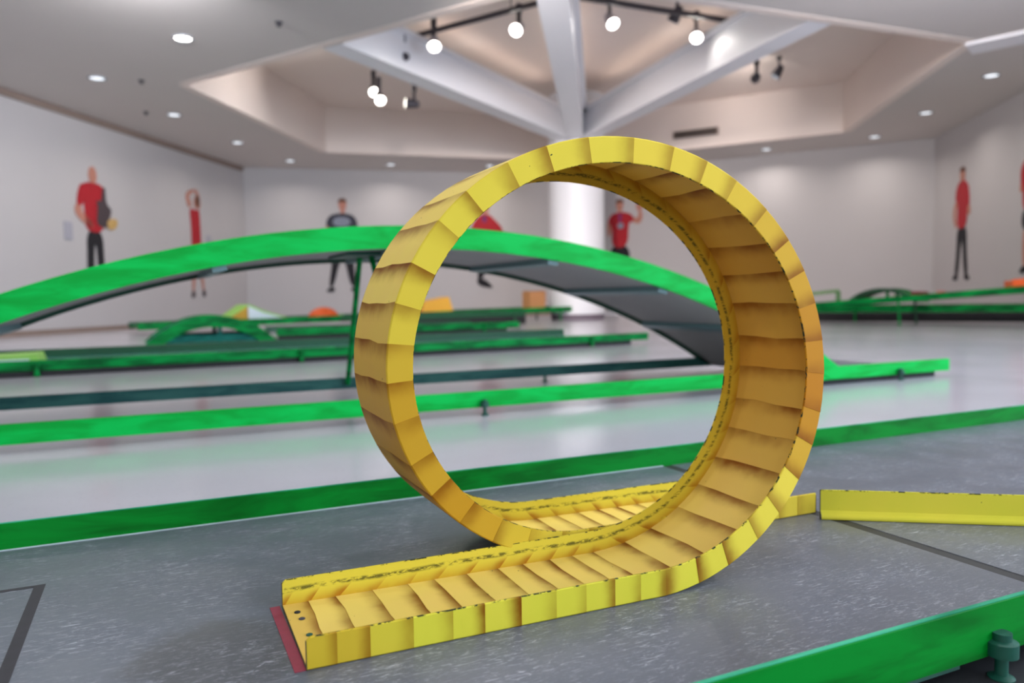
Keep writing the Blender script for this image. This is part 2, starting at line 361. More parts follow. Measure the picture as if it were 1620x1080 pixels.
for k in range(len(cuts)-1):
    g0, g1 = cuts[k], cuts[k+1]; gm = (g0+g1)/2
    straight_in = g1 <= LIN+1e-6; straight_out = g0 >= LIN+LR-1e-6
    th = 360*(gm-LIN)/LR if not (straight_in or straight_out) else (0 if straight_in else 360)
    ns = 1 if (straight_in or straight_out) else 3
    if k == 0: ns = 2
    ov = 0.0006
    # track floor panel with a slightly wavy lap
    nl = 4; vs, uv, fs = [], [], []
    for side in (0, 1):
        for i in range(ns+1):
            for j in range(nl+1):
                vv = j/nl; y = TH+(W-2*TH)*vv; f = i/ns
                gg = g0+jit(k, vv)+(g1+jit(k+1, vv)-g0-jit(k, vv))*f
                if k == 0 and i == 0: gg = 0
                lift = ov*(1-f)
                vs.append(tp(gg, y, (TH+lift) if side else (-lift*0.6)))
                # inner face darkens towards the lap at its far end, outer face towards its start
                uv.append((f if side else 1-f, 0.5*vv))
    off = (ns+1)*(nl+1); idx = lambda s, i, j: s*off+i*(nl+1)+j
    for i in range(ns):
        for j in range(nl):
            fs.append((idx(1, i, j), idx(1, i+1, j), idx(1, i+1, j+1), idx(1, i, j+1)))
            fs.append((idx(0, i, j), idx(0, i, j+1), idx(0, i+1, j+1), idx(0, i+1, j)))
    for i in range(ns):
        fs.append((idx(0, i, 0), idx(0, i+1, 0), idx(1, i+1, 0), idx(1, i, 0))); fs.append((idx(0, i, nl), idx(1, i, nl), idx(1, i+1, nl), idx(0, i+1, nl)))
    for j in range(nl):
        fs.append((idx(0, 0, j), idx(1, 0, j), idx(1, 0, j+1), idx(0, 0, j+1))); fs.append((idx(0, ns, j), idx(0, ns, j+1), idx(1, ns, j+1), idx(1, ns, j)))
    o = fixn(obj('floor_panel', vs, fs, Y_FLOOR, loop, uv, org=LOOP0)); shade_auto(o, 25)
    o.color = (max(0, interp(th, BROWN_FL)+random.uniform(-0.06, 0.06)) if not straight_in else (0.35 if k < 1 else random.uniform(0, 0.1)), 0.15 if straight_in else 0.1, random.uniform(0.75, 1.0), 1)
    # flanges
    for which, yb, mat in (('front_flange_panel', 0.0, Y_FRONT), ('rear_flange_panel', W-TH, Y_BACK)):
        front = which.startswith('front')
        if front: prof = [(TH, 0.0, 0.0), (0.0016, 0.0, 0.0), (0.0, 0.0016, 0.03), (0.0, H-0.0008, 0.97), (0.0008, H, 1.0), (TH, H, 1.0)]
        else: prof = [(0, 0, 0.0), (0, H, 1.0), (TH-0.0008, H, 1.0), (TH, H-0.0008, 0.97), (TH, 0.0016, 0.03), (TH-0.0016, 0, 0.0)]
        vs, uv, fs = [], [], []
        for i in range(ns+1):
            f = i/ns if k else (0, 0.13, 1)[i]; gg = g0+(g1-g0)*f
            for (py, pn, pv) in prof:
                if k == 0 and i == 0 and pn > H*0.5: pn -= 0.0035
                lift = 0.0005*f if straight_in else 0.0005*(1-f)
                yo = -lift if front else lift*0
                slant = 0.012*pv if not front and straight_in and 0 < k else 0
                gq = min(max(gg+slant*0, 0), cuts[-1])
                vs.append(tp(gq, yb+py+(yo if (py < TH*0.9 and front) else 0), pn)); uv.append(((f if straight_in else 1-f), pv))
        m = len(prof)
        for i in range(ns):
            for j in range(m): fs.append((i*m+j, i*m+(j+1) % m, (i+1)*m+(j+1) % m, (i+1)*m+j))
        fs.append(tuple(range(m))); fs.append(tuple(ns*m+j for j in range(m)))
        o = fixn(obj(which, vs, fs, mat, loop, uv, org=LOOP0)); shade_auto(o, 25)
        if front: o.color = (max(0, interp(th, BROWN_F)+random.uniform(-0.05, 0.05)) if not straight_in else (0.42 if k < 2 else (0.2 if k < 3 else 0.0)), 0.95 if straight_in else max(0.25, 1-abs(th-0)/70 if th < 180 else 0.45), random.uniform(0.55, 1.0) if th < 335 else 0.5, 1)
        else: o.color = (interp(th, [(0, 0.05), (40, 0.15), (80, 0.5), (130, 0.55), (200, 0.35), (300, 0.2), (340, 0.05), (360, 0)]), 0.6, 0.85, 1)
# bare worn sheet edges at both open ends
for g_, sg in ((0.0, -1), (cuts[-1], 1)):
    for (y0, y1, h0, h1) in ((-0.0004, TH, 0.0, H-0.004), (W-TH, W+0.0002, 0.0, H-0.004), (TH, W-TH, 0.0, TH)):
        P_, T_, N_ = frame(g_); vs = []
        for hh in (h0, h1):
            for (dx, yy) in ((0, y0), (sg*0.0008, y0), (sg*0.0008, y1), (0, y1)): vs.append(rotphi(P_+Vector((dx, yy, hh))))
        fixn(obj('worn_edge', vs, BOXF, WORN, loop, org=LOOP0))
# screws in the entry plate
for (x, y, m, lb) in ((-0.036, 0.150, BLACK, None), (-0.034, 0.128, DARKM, None), (-0.0335, 0.079, STEEL, 'green painted screw head')):
    o = lathe('screw', [(0.0038, 0), (0.0038, 0.0008), (0.0025, 0.0015)], m, loop, 16, at=tuple(rotphi(Vector((x, y, TH+0.0006)))-LOOP0))
    if lb: o['label'] = lb

# ------------------------------------------------------------------ minigolf lanes
def rail(name, x0, x1, y, z0, z1, th, mat, parent, side=1):
    # bent steel rail: chamfered web with a small foot lip turned under the surface
    c = 0.0014
    pr = [(y, z0), (y+side*th, z0), (y+side*th, z1-c), (y+side*(th-c), z1), (y+side*c, z1), (y, z1-c)]
    n = len(pr); vs = [(x0, p[0], p[1]) for p in pr] + [(x1, p[0], p[1]) for p in pr]
    fs = [tuple(range(n)), tuple(range(n, 2*n))] + [(i, (i+1) % n, n+(i+1) % n, n+i) for i in range(n)]
    return fixn(obj(name, vs, fs, mat, parent))
def foot(parent, x, y, ztop, mat, zf=FLOOR, r=0.012):
    o = lathe('foot', [(r*0.62, zf+0.006), (r*0.62, ztop-0.012), (r*1.5, ztop-0.011), (r*1.5, ztop+0.004), (r*0.9, ztop+0.006), (r*0.9, ztop+0.014)], mat, parent, 16, at=(x, y, 0))
    lathe('foot_pad', [(r*1.2, zf), (r*1.25, zf+0.005), (r*0.7, zf+0.008)], mat, o, 16, at=(x, y, 0)); return o
RT, RB, RTH = 0.0421, -0.0167, 0.0055
# lane the loop stands on
YN, YF, XG = -0.2710, 0.6142, 0.8608
lane = thing('golf_lane', 'grey minigolf lane in the foreground carrying the yellow loop', 'golf lane', (0, 0, FLOOR))
lane.location = (0, 0, 0)
rail('near_rail', -1.6, 3.2, YN, RB, RT, RTH, G_RAIL, lane)
rail('far_rail', -2.4, 4.2, YF, RB, RT, RTH, G_RAIL, lane)
box('rail_rim', (-1.6, YN+0.0003, RT+0.00005), (3.2, YN+RTH-0.0003, RT+0.0011), G_RIM, lane); box('rail_rim', (-2.4, YF+0.0003, RT+0.00005), (4.2, YF+RTH-0.0003, RT+0.0011), G_RIM, lane)
box('caulk_line', (-2.4, YF-0.003, -0.001), (XG-0.012, YF, 0.0012), plain('caulk', srgb(180, 196, 200), 0.6, 0.2, 40), lane)
box('lane_panel', (-1.6, YN+RTH, -0.012), (XG-0.0115, YF-0.0005, -0.0002), LANE, lane, 0.0006)
box('lane_panel', (XG+0.0115, YN+RTH, -0.012), (4.2, YF-0.0005, -0.0002), LANE, lane, 0.0006)
box('joint_strip', (XG-0.0115, YN+RTH, -0.012), (XG+0.0115, YF-0.0005, -0.0012), JOINT, lane)
box('tee_line', (-1.1, 0.416-0.009, -0.0001), (-0.3278, 0.416, 0.0003), LINE, lane)
box('tee_line', (-0.3278-0.0135, -0.24, -0.0001), (-0.3278, 0.416-0.009, 0.0003), LINE, lane)
rs = box('red_line', (XE-0.0125, 0.001, -0.0001), (XE-0.0005, W+0.004, 0.0006), RED_TAPE, lane)
rs['label'] = 'dull red strip across the track mouth'
box('cross_beam', (0.40, YN+0.02, -0.036), (0.62, YF-0.02, -0.0125), plain('old_board', srgb(40, 84, 70), 0.7, 0.3, 14), lane)
box('cross_beam', (-1.2, YN+0.02, -0.036), (-1.1, YF-0.02, -0.0125), BLACK, lane)
box('cross_beam', (2.6, YN+0.02, -0.036), (2.7, YF-0.02, -0.0125), BLACK, lane)
for (x, y) in ((0.652, YN-0.006), (2.4, YN-0.006), (2.9, YF+0.015), (-1.0, YF+0.015), (1.2, YF+0.015)): foot(lane, x, y, -0.004, STEEL, r=0.011)
shade_o = thing('floor_shade_sheet', 'added black sheet for the shade on the floor under the nearest green rail', 'mat', (0, 0, FLOOR))  # added black sheet, stands in for the shade on the floor below the rail
box('shade_sheet', (-1.6, YN-0.5, 0.0), (3.3, YN+0.1, 0.004), BLACK, shade_o, 0.001); box('shade_border', (-1.6, YN-0.53, 0.0), (3.3, YN-0.5005, 0.005), DARKM, shade_o, 0.001)
# guide bar by the exit
def guide():
    a = Vector((0.8405, 0.1535, 0)); d = Vector((1.10-0.84, -0.03-0.15, 0)).normalized(); n = Vector((d.y, -d.x, 0)); n = n if n.y < 0 else -n
    root = thing('guide_bar', 'short yellow angle-iron guide bar lying across the dark joint', 'guide bar', a)
    hgt = 0.0495
    prof = [(0, hgt), (0.0005, 0.0145), (0.0042, 0.0105), (0.0078, 0.0075), (0.009, 0.0045), (0.0085, 0.0012), (0.007, 0.0), (-0.003, 0.0), (-0.003, hgt)]
    L = 0.52; vs, uv = [], []
    for s in (0, L):
        for (p, z) in prof: vs.append(d*s + n*p + Vector((0, 0, z))); uv.append((0.0, min(1, z/hgt)))
    m = len(prof); fs = [tuple(range(m)), tuple(range(m, 2*m))] + [(i, (i+1) % m, m+(i+1) % m, m+i) for i in range(m)]
    o = fixn(obj('angle_profile', vs, fs, Y_FRONT, root, uv)); o.color = (0.0, 1.0, 0.0, 1)
    vs = [d*(-0.0008) + n*p + Vector((0, 0, z)) for (p, z) in prof] + [d*0.0002 + n*p + Vector((0, 0, z)) for (p, z) in prof]
    e = fixn(obj('end_edge', vs, fs, DARKM, root))
    return root
guide()

# second lane with the big arched ramp
Y2, Y2F = 1.782, 2.60
lane2 = thing('golf_lane', 'low green lane frame under the big arched ramp', 'golf lane', (0, 0, 0))
rail('near_rail', -2.6, 3.47, Y2, RB, RT, 0.02, G_ARCH, lane2)
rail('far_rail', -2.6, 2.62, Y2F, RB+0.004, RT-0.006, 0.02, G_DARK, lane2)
box('lane_panel', (2.64, Y2+0.02, -0.012), (3.36, Y2F, -0.0002), LANE, lane2)
box('shade_strip', (2.2, Y2+0.03, FLOOR+0.001), (3.40, Y2+0.06, RB+0.004), BLACK, lane2)  # black strip in place of the shadow under the near rail
for x in (0.905, 3.10, -1.0): foot(lane2, x, Y2-0.012, -0.002, STEEL, r=0.011)
for x in (-0.9, 1.6): foot(lane2, x, Y2F+0.03, -0.004, STEEL, r=0.011)
# arch
AR, AX, AZ, AH = 3.67, 0.69, 0.637, 0.078
arch = thing('arched_ramp', 'long bright green arched ramp with grey underside spanning the hall behind the loop', 'ramp', (AX, Y2, 0))
A0 = Vector((AX, Y2, 0))
def arc_strip(name, x0, x1, y0, y1, top, bot, mat, parent, n=48):
    vs, fs = [], []
    for i in range(n+1):
        x = x0+(x1-x0)*i/n; zt = AZ-AR+math.sqrt(AR*AR-(x-AX)**2)
        nx, nz = (x-AX)/AR, math.sqrt(1-((x-AX)/AR)**2)
        for (y, dd) in ((y0, top), (y1, top), (y1, bot), (y0, bot)):
            vs.append((x-nx*dd, y, max(zt-nz*dd, -0.012)))
    for i in range(n):
        for j in range(4): fs.append((i*4+j, i*4+(j+1) % 4, (i+1)*4+(j+1) % 4, (i+1)*4+j))
    fs.append((0, 1, 2, 3)); fs.append(tuple(n*4+j for j in range(4)))
    return shade_auto(fixn(obj(name, vs, fs, mat, parent, org=A0)), 30)
AXL, AXR = AX-2.08, AX+2.08
arc_strip('near_side', AXL, AXR, Y2-0.004, Y2+0.012, 0.0, AH, G_ARCH, arch)
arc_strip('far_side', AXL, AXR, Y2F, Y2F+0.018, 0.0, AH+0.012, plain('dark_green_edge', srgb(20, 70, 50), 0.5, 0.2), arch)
xs = [AXL+0.02, -0.68, 0.0, 0.62, 1.22, 1.74, 2.22, AXR-0.02]
for a, b in zip(xs, xs[1:]): arc_strip('underside_board', a+0.004, b-0.004, Y2+0.0125, Y2F-0.0005, AH-0.024, AH-0.006, GREYPANEL, arch, 10)
DKG = plain('cross_bar_paint', srgb(92, 122, 124), 0.4, 0.2)
for x in xs[1:-1]: arc_strip('cross_bar', x-0.022, x+0.022, Y2+0.013, Y2F-0.001, AH-0.0055, AH+0.016, DKG, arch, 2)
# trestle
LX = 0.575
br = box('leg_bracket', (LX-0.10-AX, 2.02-Y2, 0.548), (LX+0.10-AX, 2.36-Y2, 0.560), STEEL, arch, 0.002)
tube('leg', (LX-AX, 2.24-Y2, 0.55), (LX+0.018-AX, Y2F-0.012-Y2, 0.012), 0.011, G_FAR, arch)
tube('leg', (LX+0.02-AX, 2.14-Y2, 0.55), (LX+0.06-AX, Y2+0.034-Y2, 0.012), 0.011, G_FAR, arch)

# ---------------- generic lane from two endpoints (near edge), used for the far lanes
def lane_between(label, p0, p1, width, mats, hr=0.06, legs=(), surf=None, shade_strip=False, group=None, far_cut=0.0, base_z=FLOOR, far_up=0.0):
    p0 = Vector(p0); p1 = Vector(p1); X = (p1-p0); L = X.length; X.normalize()
    Y = Vector((0, 0, 1)).cross(X).normalized(); Z = X.cross(Y)
    rot = Matrix((X, Y, Z)).transposed()
    root = thing('golf_lane', label, 'golf lane', p0, group, rot)
    box('near_rail', (0, 0, -hr/2), (L, 0.03, hr/2), mats[0], root, 0.006)
    box('far_rail', (0, width-0.03, -hr/2), (L-far_cut, width, hr/2+far_up), mats[1], root, 0.006)
    n = max(1, int(L/1.6))
    for i in range(n): box('lane_panel', (i*L/n+0.004, 0.031, -0.012), ((i+1)*L/n-0.004-(far_cut if i == n-1 else 0), width-0.031, 0.0), surf or LANE, root)
    if shade_strip: box('shade_strip', (0.02, 0.008, -(p0.z-base_z)+0.002), (L-far_cut*0.55, 0.05, -hr/2-0.002), BLACK, root)  # black strip below the rail, standing in for its shadow
    for s in legs:
        q = p0+X*s+Y*(-0.012)
        o = lathe('foot', [(0.014, base_z+0.002-q.z), (0.02, base_z+0.012-q.z), (0.014, base_z+0.02-q.z), (0.014, 0.0), (0.024, 0.002), (0.024, 0.02)], mats[0], root, 12, at=(s, -0.013, 0))
        o = lathe('foot', [(0.014, base_z+0.002-q.z), (0.014, -0.013)], mats[1], root, 12, at=(s, width-0.1, 0))
    return root, L
def at(x, y, D): return CAM + (_F + _R*((x-810)/F_PX) - _U*((y-540)/F_PX))*D
def atz(x, y, z):
    d = _F + _R*((x-810)/F_PX) - _U*((y-540)/F_PX); return CAM + d*((z-CAM.z)/d.z)
DG = plain('far_dark_green', srgb(0, 74, 40), 0.5, 0.25, 5)
TEALSURF = plain('teal_lane_surface', srgb(34, 120, 104), 0.25, 0.2, 3)
# third lane
lane_between('long green lane with dark strip below, first beyond the arched ramp', (-3.0, 4.28, 0.021), (3.80, 4.86, 0.021), 0.85, (G_FAR, DG), 0.062, (2.2, 3.75, 6.2), TEALSURF, True, far_cut=0.35, far_up=0.022)
# fourth lane with a small arch
l4a, l4b = at(438, 527, 8.15), at(822, 517, 9.4); l4b.z = l4a.z = 0.045
lane_between('green lane with a small humped bridge, second beyond the arched ramp', l4a, l4b, 0.85, (G_FAR, DG), 0.075, (1.0, 2.4), TEALSURF, True, far_cut=0.3)
# fifth lane with coloured obstacles
l5a, l5b = at(218, 517, 9.8), at(957, 486, 14.2)
lane_between('dark green raised lane carrying the orange, yellow and white obstacles', l5a, l5b, 0.8, (G_FAR, DG), 0.09, (1.5, 4.0, 6.8), G_FAR, False)
l6a, l6b = at(560, 505, 10.2), at(832, 495, 11.6)
lane_between('short green lane tucked between the humped lane and the obstacle lane', l6a, l6b, 0.55, (DG, DG), 0.08, (0.6, 2.5), G_FAR, True)

def hump(name, label, base_pt, X, span, rise, width, th, mats, group=None, base=0.0):
    base_h = base; base = Vector(base_pt); X = Vector(X).normalized(); Y = Vector((0, 0, 1)).cross(X).normalized(); Z = X.cross(Y)
    root = thing(name, label, 'golf obstacle', base, group, Matrix((X, Y, Z)).transposed())
    r = (span*span/4+rise*rise)/(2*rise); n = 24
    def strip(nm, y0, y1, t0, t1, mat):
        vs, fs = [], []
        for i in range(n+1):
            x = -span/2+span*i/n; zc = rise-r; z = zc+math.sqrt(r*r-x*x); nx, nz = x/r, math.sqrt(1-(x/r)**2)
            for (y, dd) in ((y0, t0), (y1, t0), (y1, t1), (y0, t1)): vs.append((x-nx*dd, y, max(0.0, z-nz*dd)))
        for i in range(n):
            for j in range(4): fs.append((i*4+j, i*4+(j+1) % 4, (i+1)*4+(j+1) % 4, (i+1)*4+j))
        fs.append((0, 1, 2, 3)); fs.append(tuple(n*4+j for j in range(4)))
        shade_auto(fixn(obj(nm, vs, fs, mat, root)), 30)
    strip('near_side', 0, 0.02, 0, th, mats[0]); strip('far_side', width-0.02, width, 0, th, mats[0]); strip('deck', 0.0205, width-0.0205, 0.02, th*0.8, mats[1])
    if base_h:
        box('base_rail', (-span/2+0.09, 0.025, 0.012), (span/2-0.09, 0.055, base_h), mats[1], root, 0.004); box('base_rail', (-span/2+0.09, width-0.055, 0.012), (span/2-0.09, width-0.025, base_h), mats[1], root, 0.004)
    for y in (0.06, width-0.09): box('post', (-0.02+0.07, y, 0.0), (0.02+0.07, y+0.03, rise-th*0.7), mats[1], root)
    return root
d4 = (l4b-l4a).normalized()
hp = at(338, 538, 7.75); hp.z = FLOOR+0.003
hump('humped_bridge', 'small green humped bridge on the lane at left', hp + Vector((0, 0.02, 0)), d4, 1.26, 0.28, 0.8, 0.115, (G_FAR, G_TEAL), base=0.085)

# obstacles on the fifth lane
ORANGE = plain('orange_paint', srgb(226, 92, 28), 0.5, 0.12, 8); YEL = plain('yellow_block_paint', srgb(255, 186, 66), 0.55, 0.1, 5)
OCH = plain('ochre_paint', srgb(196, 150, 40), 0.6, 0.25, 12); WPAINT = plain('white_panel_paint', srgb(214, 226, 232), 0.5, 0.06, 6)
CARD = plain('cardboard', srgb(190, 134, 86), 0.8, 0.1, 6); CARDD = plain('cardboard_dark', srgb(140, 84, 50), 0.8, 0.1, 6); LIME = plain('lime_paint', srgb(150, 205, 90), 0.5, 0.25, 8)
REDP = plain('red_plastic', srgb(190, 50, 46), 0.5, 0.1)
d5 = (l5b-l5a); L5 = d5.length; d5.normalize(); Y5 = Vector((0, 0, 1)).cross(d5).normalized(); Z5 = d5.cross(Y5)
rot5 = Matrix((d5, Y5, Z5)).transposed()
def on5(px, yoff):      # point on the fifth lane's surface under the picture column px
    best = None
    for i in range(400):
        q = l5a+d5*(L5*i/400)+Y5*yoff; e = q-CAM; x = 810+F_PX*(e.dot(_R))/e.dot(_F)
        if best is None or abs(x-px) < best[0]: best = (abs(x-px), q)
    return best[1] + Z5*0.001
q = on5(393, 0.15)
rf = thing('roof_obstacle', 'tent-shaped obstacle with an ochre face and a white sloping face', 'golf obstacle', q, None, rot5)
def slab(name, pts, y0, y1, mat, parent):
    n = len(pts); vs = [(p[0], y0, p[1]) for p in pts]+[(p[0], y1, p[1]) for p in pts]
    return fixn(obj(name, vs, [tuple(range(n)), tuple(range(n, 2*n))]+[(i, (i+1) % n, n+(i+1) % n, n+i) for i in range(n)], mat, parent))
slab('ochre_face', [(-0.36, 0), (-0.01, 0.215), (-0.01, 0.0)], 0.0, 0.5, OCH, rf)
slab('white_face', [(0.0, 0.0), (0.0, 0.22), (0.22, 0.12), (0.62, 0.0)], 0.0, 0.5, WPAINT, rf)
slab('green_ridge', [(-0.38, 0.0), (-0.02, 0.24), (0.02, 0.24), (0.24, 0.14), (0.68, 0.0), (0.62, 0.001), (0.22, 0.121), (0.0, 0.221), (-0.01, 0.216), (-0.36, 0.001)], 0.0, 0.5, LIME, rf)
q = on5(512, 0.3)
dm = thing('dome_obstacle', 'orange half-round dome on the dark green raised lane', 'golf obstacle', q, None, rot5)
lathe('dome', [(0.23*math.cos(a*math.pi/16), 0.17*math.sin(a*math.pi/16)+0.0) for a in range(0, 8)]+[(0.02, 0.17)], ORANGE, dm, 32)
box('marker', (0.235, -0.05, 0.0), (0.29, 0.05, 0.05), LIME, dm, 0.004)
q = on5(690, 0.25)
yb = thing('yellow_block', 'bright yellow slanted block seen just through the ring', 'golf obstacle', q, None, rot5)
slab('block', [(-0.30, 0.0), (-0.25, 0.2), (0.19, 0.27), (0.27, 0.0)], -0.1, 0.2, YEL, yb)
slab('red_base', [(-0.38, 0.0), (-0.34, 0.05), (-0.301, 0.05), (-0.301, 0.0)], -0.1, 0.2, REDP, yb)
q = on5(845, 0.3)
cb = thing('cardboard_box', 'brown cardboard box standing beside the white column', 'box', q, None, rot5)
box('carton', (-0.17, -0.12, 0), (0.16, 0.12, 0.33), CARD, cb, 0.004)
box('side_flap', (0.161, -0.118, 0.12), (0.172, 0.118, 0.32), CARDD, cb); box('tape_strip', (-0.165, -0.124, 0.318), (0.155, 0.1, 0.334), CARDD, cb)
q = atz(18, 580, 0.03)
lw = thing('lime_wedge', 'pale lime wedge block at the left edge on the long green lane', 'golf obstacle', (q.x, 4.56, 0.0225))
slab('wedge', [(-0.3, 0), (-0.3, 0.05), (0.10, 0.062), (0.12, 0.0)], 0.0, 0.3, LIME, lw)
box('white_strip', (-0.28, -0.006, 0.012), (0.06, -0.0005, 0.034), WPAINT, lw)

# right-hand group
r1a, r1b = at(1285, 483, 10.6), at(1640, 456, 8.6)
lane_between('bright green sloping ramp lane rising to the right', r1a, r1b, 0.6, (G_FAR, DG), 0.075, (1.15, 3.2), G_FAR)
r2a, r2b = at(1288, 489, 11.6), at(1660, 487, 9.6)
lane_between('dark green level lane behind the sloping ramp lane', r2a, r2b, 0.85, (G_FAR, DG), 0.10, (0.6, 3.0), G_FAR, True)
d1 = (r1b-r1a).normalized()
hump('humped_bridge', 'small green humped bridge at the right beyond the loop', at(1393, 479, 11.2), (r2b-r2a), 1.02, 0.215, 0.6, 0.05, (DG, G_FAR))
br_ = at(1326, 480, 11.4); bt = at(1326, 460, 11.4); bl = at(1262, 467, 11.9)
fr = thing('barrier_frame', 'thin pale green barrier frame left of the right-hand humped bridge', 'barrier', br_)
bar('post', Vector((0, 0, 0)), bt-br_, 0.05, 0.05, plain('pale_green', srgb(92, 140, 84), 0.5, 0.15), fr, up=d1)
bar('top_bar', bt-br_, bl-br_, 0.05, 0.05, plain('pale_green_bar', srgb(120, 160, 104), 0.5, 0.15), fr)
bar('post', bl-br_, bl-br_-Vector((0, 0, 0.2)), 0.05, 0.05, plain('pale_green_post', srgb(92, 140, 84), 0.5, 0.15), fr, up=d1)
def small_block(name, label, px, py, D, w_, h_, mat):
    c = at(px, py, D); t = thing(name, label, 'golf obstacle', c, None, Matrix.Rotation(math.atan2(d1.y, d1.x), 3, 'Z'))
    box('body', (-w_/2, -0.08, 0), (w_/2, 0.08, h_*0.8), mat, t, min(0.012, h_*0.2)); box('cap', (-w_/2+0.012, -0.07, h_*0.801), (w_/2-0.012, 0.07, h_), mat, t, 0.003); return t
small_block('red_block', 'low dark red block beside the right-hand humped bridge', 1455, 469, 10.2, 0.18, 0.07, plain('dark_red', srgb(120, 40, 48), 0.5, 0.1))
small_block('red_block', 'small pale red block on the rising ramp lane', 1489, 466, 9.5, 0.07, 0.05, plain('pale_red', srgb(206, 120, 116), 0.5, 0.1))
small_block('red_block', 'small red block seen under the right-hand humped bridge', 1417, 474, 12.5, 0.1, 0.06, REDP)
Yr = Vector((0, 0, 1)).cross(d1).normalized(); Zr = d1.cross(Yr)
ob = thing('orange_end_block', 'orange block at the top end of the rising ramp lane', 'golf obstacle', r1a+(r1b-r1a)*0.925+Zr*0.0385+Yr*0.06, None, Matrix((d1, Yr, Zr)).transposed())
box('body', (-0.04, -0.05, 0), (0.3, 0.3, 0.085), ORANGE, ob, 0.006); box('end_plate', (-0.125, -0.04, 0.0), (-0.041, 0.28, 0.075), plain('brown_orange', srgb(170, 76, 34), 0.5, 0.1), ob, 0.004)

# ------------------------------------------------------------------ figures on the walls (flat cut-out photographs)
SKIN = plain('printed_skin', srgb(186, 126, 108), 0.7, 0.08, 12); HAIR = plain('printed_hair', srgb(96, 62, 46), 0.8, 0.15, 20)
REDS = plain('printed_red_shirt', srgb(172, 20, 34), 0.7, 0.12, 6); BLK = plain('printed_black_cloth', srgb(26, 24, 30), 0.8, 0.15, 6)
GREYPRINT = plain('printed_grey', srgb(128, 134, 150), 0.7, 0.2, 14); NAVY = plain('printed_dark_tee', srgb(46, 46, 60), 0.7, 0.15, 8); PURP = plain('printed_purple', srgb(110, 40, 100), 0.7, 0.1)
GOLD = plain('printed_gold', srgb(196, 160, 96), 0.6, 0.2, 16); DKGREY = plain('printed_dark_object', srgb(70, 58, 62), 0.6, 0.25, 14)
def smooth_poly(pts, it=2):
    for _ in range(it):
        out = []
        for i in range(len(pts)):
            a, b = pts[i], pts[(i+1) % len(pts)]
            out += [(a[0]*0.75+b[0]*0.25, a[1]*0.75+b[1]*0.25), (a[0]*0.25+b[0]*0.75, a[1]*0.25+b[1]*0.75)]
        pts = out
    return pts
def cutout(label, base, xdir, parts, group='life-size figure cut-outs on the walls'):
    X = Vector(xdir).normalized(); Z = Vector((0, 0, 1)); Y = Z.cross(X)     # Y points into the wall
    root = thing('person_cutout', label, 'figure cutout', base, group, Matrix((X, Y, Z)).transposed())
    for (nm, mat, lay, pts) in parts:
        p = smooth_poly(pts); n = len(p); y0, y1 = -0.012-0.004*lay, -0.002
        vs = [(a, y0, b) for a, b in p] + [(a, y1, b) for a, b in p]
        fixn(obj(nm, vs, [tuple(range(n)), tuple(range(n, 2*n))]+[(i, (i+1) % n, n+(i+1) % n, n+i) for i in range(n)], mat, root))
    return root
def ell(cx, cy, rx, ry, n=10): return [(cx+rx*math.cos(2*math.pi*i/n), cy+ry*math.sin(2*math.pi*i/n)) for i in range(n)]
def legs(z0, z1, wl, hip=0.17, spread=0.13):     # trousers outline
    return [(-hip, z1), (hip, z1), (hip+0.01, (z0+z1)/2), (spread+wl/2, z0), (spread-wl/2, z0), (0.03, z1-0.22), (-0.03, z1-0.22), (-spread+wl/2, z0), (-spread-wl/2, z0), (-hip-0.01, (z0+z1)/2)]
def std_head(h, tilt=0): return [('head', SKIN, 1, ell(tilt, h-0.13, 0.088, 0.135)), ('hair', HAIR, 2, [(tilt-0.095, h-0.10), (tilt-0.08, h-0.02), (tilt, h+0.005), (tilt+0.08, h-0.02), (tilt+0.095, h-0.10), (tilt+0.05, h-0.075), (tilt-0.05, h-0.075)]), ('neck', SKIN, 0, [(tilt-0.05, h-0.32), (tilt+0.05, h-0.32), (tilt+0.05, h-0.2), (tilt-0.05, h-0.2)])]
def shoes(s, z): return [('shoe', BLK, 1, [(s-0.05, z), (s+0.13, z), (s+0.12, z+0.05), (s+0.04, z+0.1), (s-0.05, z+0.1)]), ('shoe', BLK, 1, [(-s+0.05, z), (-s-0.13, z), (-s-0.12, z+0.05), (-s-0.04, z+0.1), (-s+0.05, z+0.1)])]
# on the left wall: picture right is +v
f1 = [('shirt', REDS, 1, [(-0.25, 1.60), (-0.12, 1.66), (0.12, 1.66), (0.24, 1.60), (0.26, 1.3), (0.20, 0.92), (-0.20, 0.92), (-0.20, 1.3)]),
      ('sleeve', REDS, 2, [(-0.28, 1.62), (-0.18, 1.6), (-0.24, 1.28), (-0.38, 1.30)]), ('arm', SKIN, 1, [(-0.39, 1.32), (-0.27, 1.30), (-0.26, 1.18), (-0.02, 1.06), (-0.04, 0.98), (-0.14, 0.99), (-0.41, 1.15)]),
      ('arm', SKIN, 2, [(0.2, 1.2), (0.3, 1.2), (0.34, 1.06), (0.16, 0.98), (0.12, 1.04)]),
      ('trousers', BLK, 0, legs(0.08, 0.96, 0.16)), ('trophy', DKGREY, 3, [(0.02, 1.02), (0.08, 1.3), (0.04, 1.42), (0.16, 1.38), (0.2, 1.62), (0.26, 1.62), (0.26, 1.36), (0.4, 1.3), (0.3, 1.1), (0.3, 1.0)]),
      ('trophy_bowl', GOLD, 4, [(0.25, 1.12), (0.48, 1.18), (0.52, 1.08), (0.4, 0.98), (0.28, 1.0)])] + std_head(1.9) + shoes(0.13, 0)
for p in f1:
    if p[0] == 'hair': f1.remove(p); break
cutout('wall cut-out of a bald man in red shirt holding a trophy', rw(0, -4.6, 0.52), RV, f1)
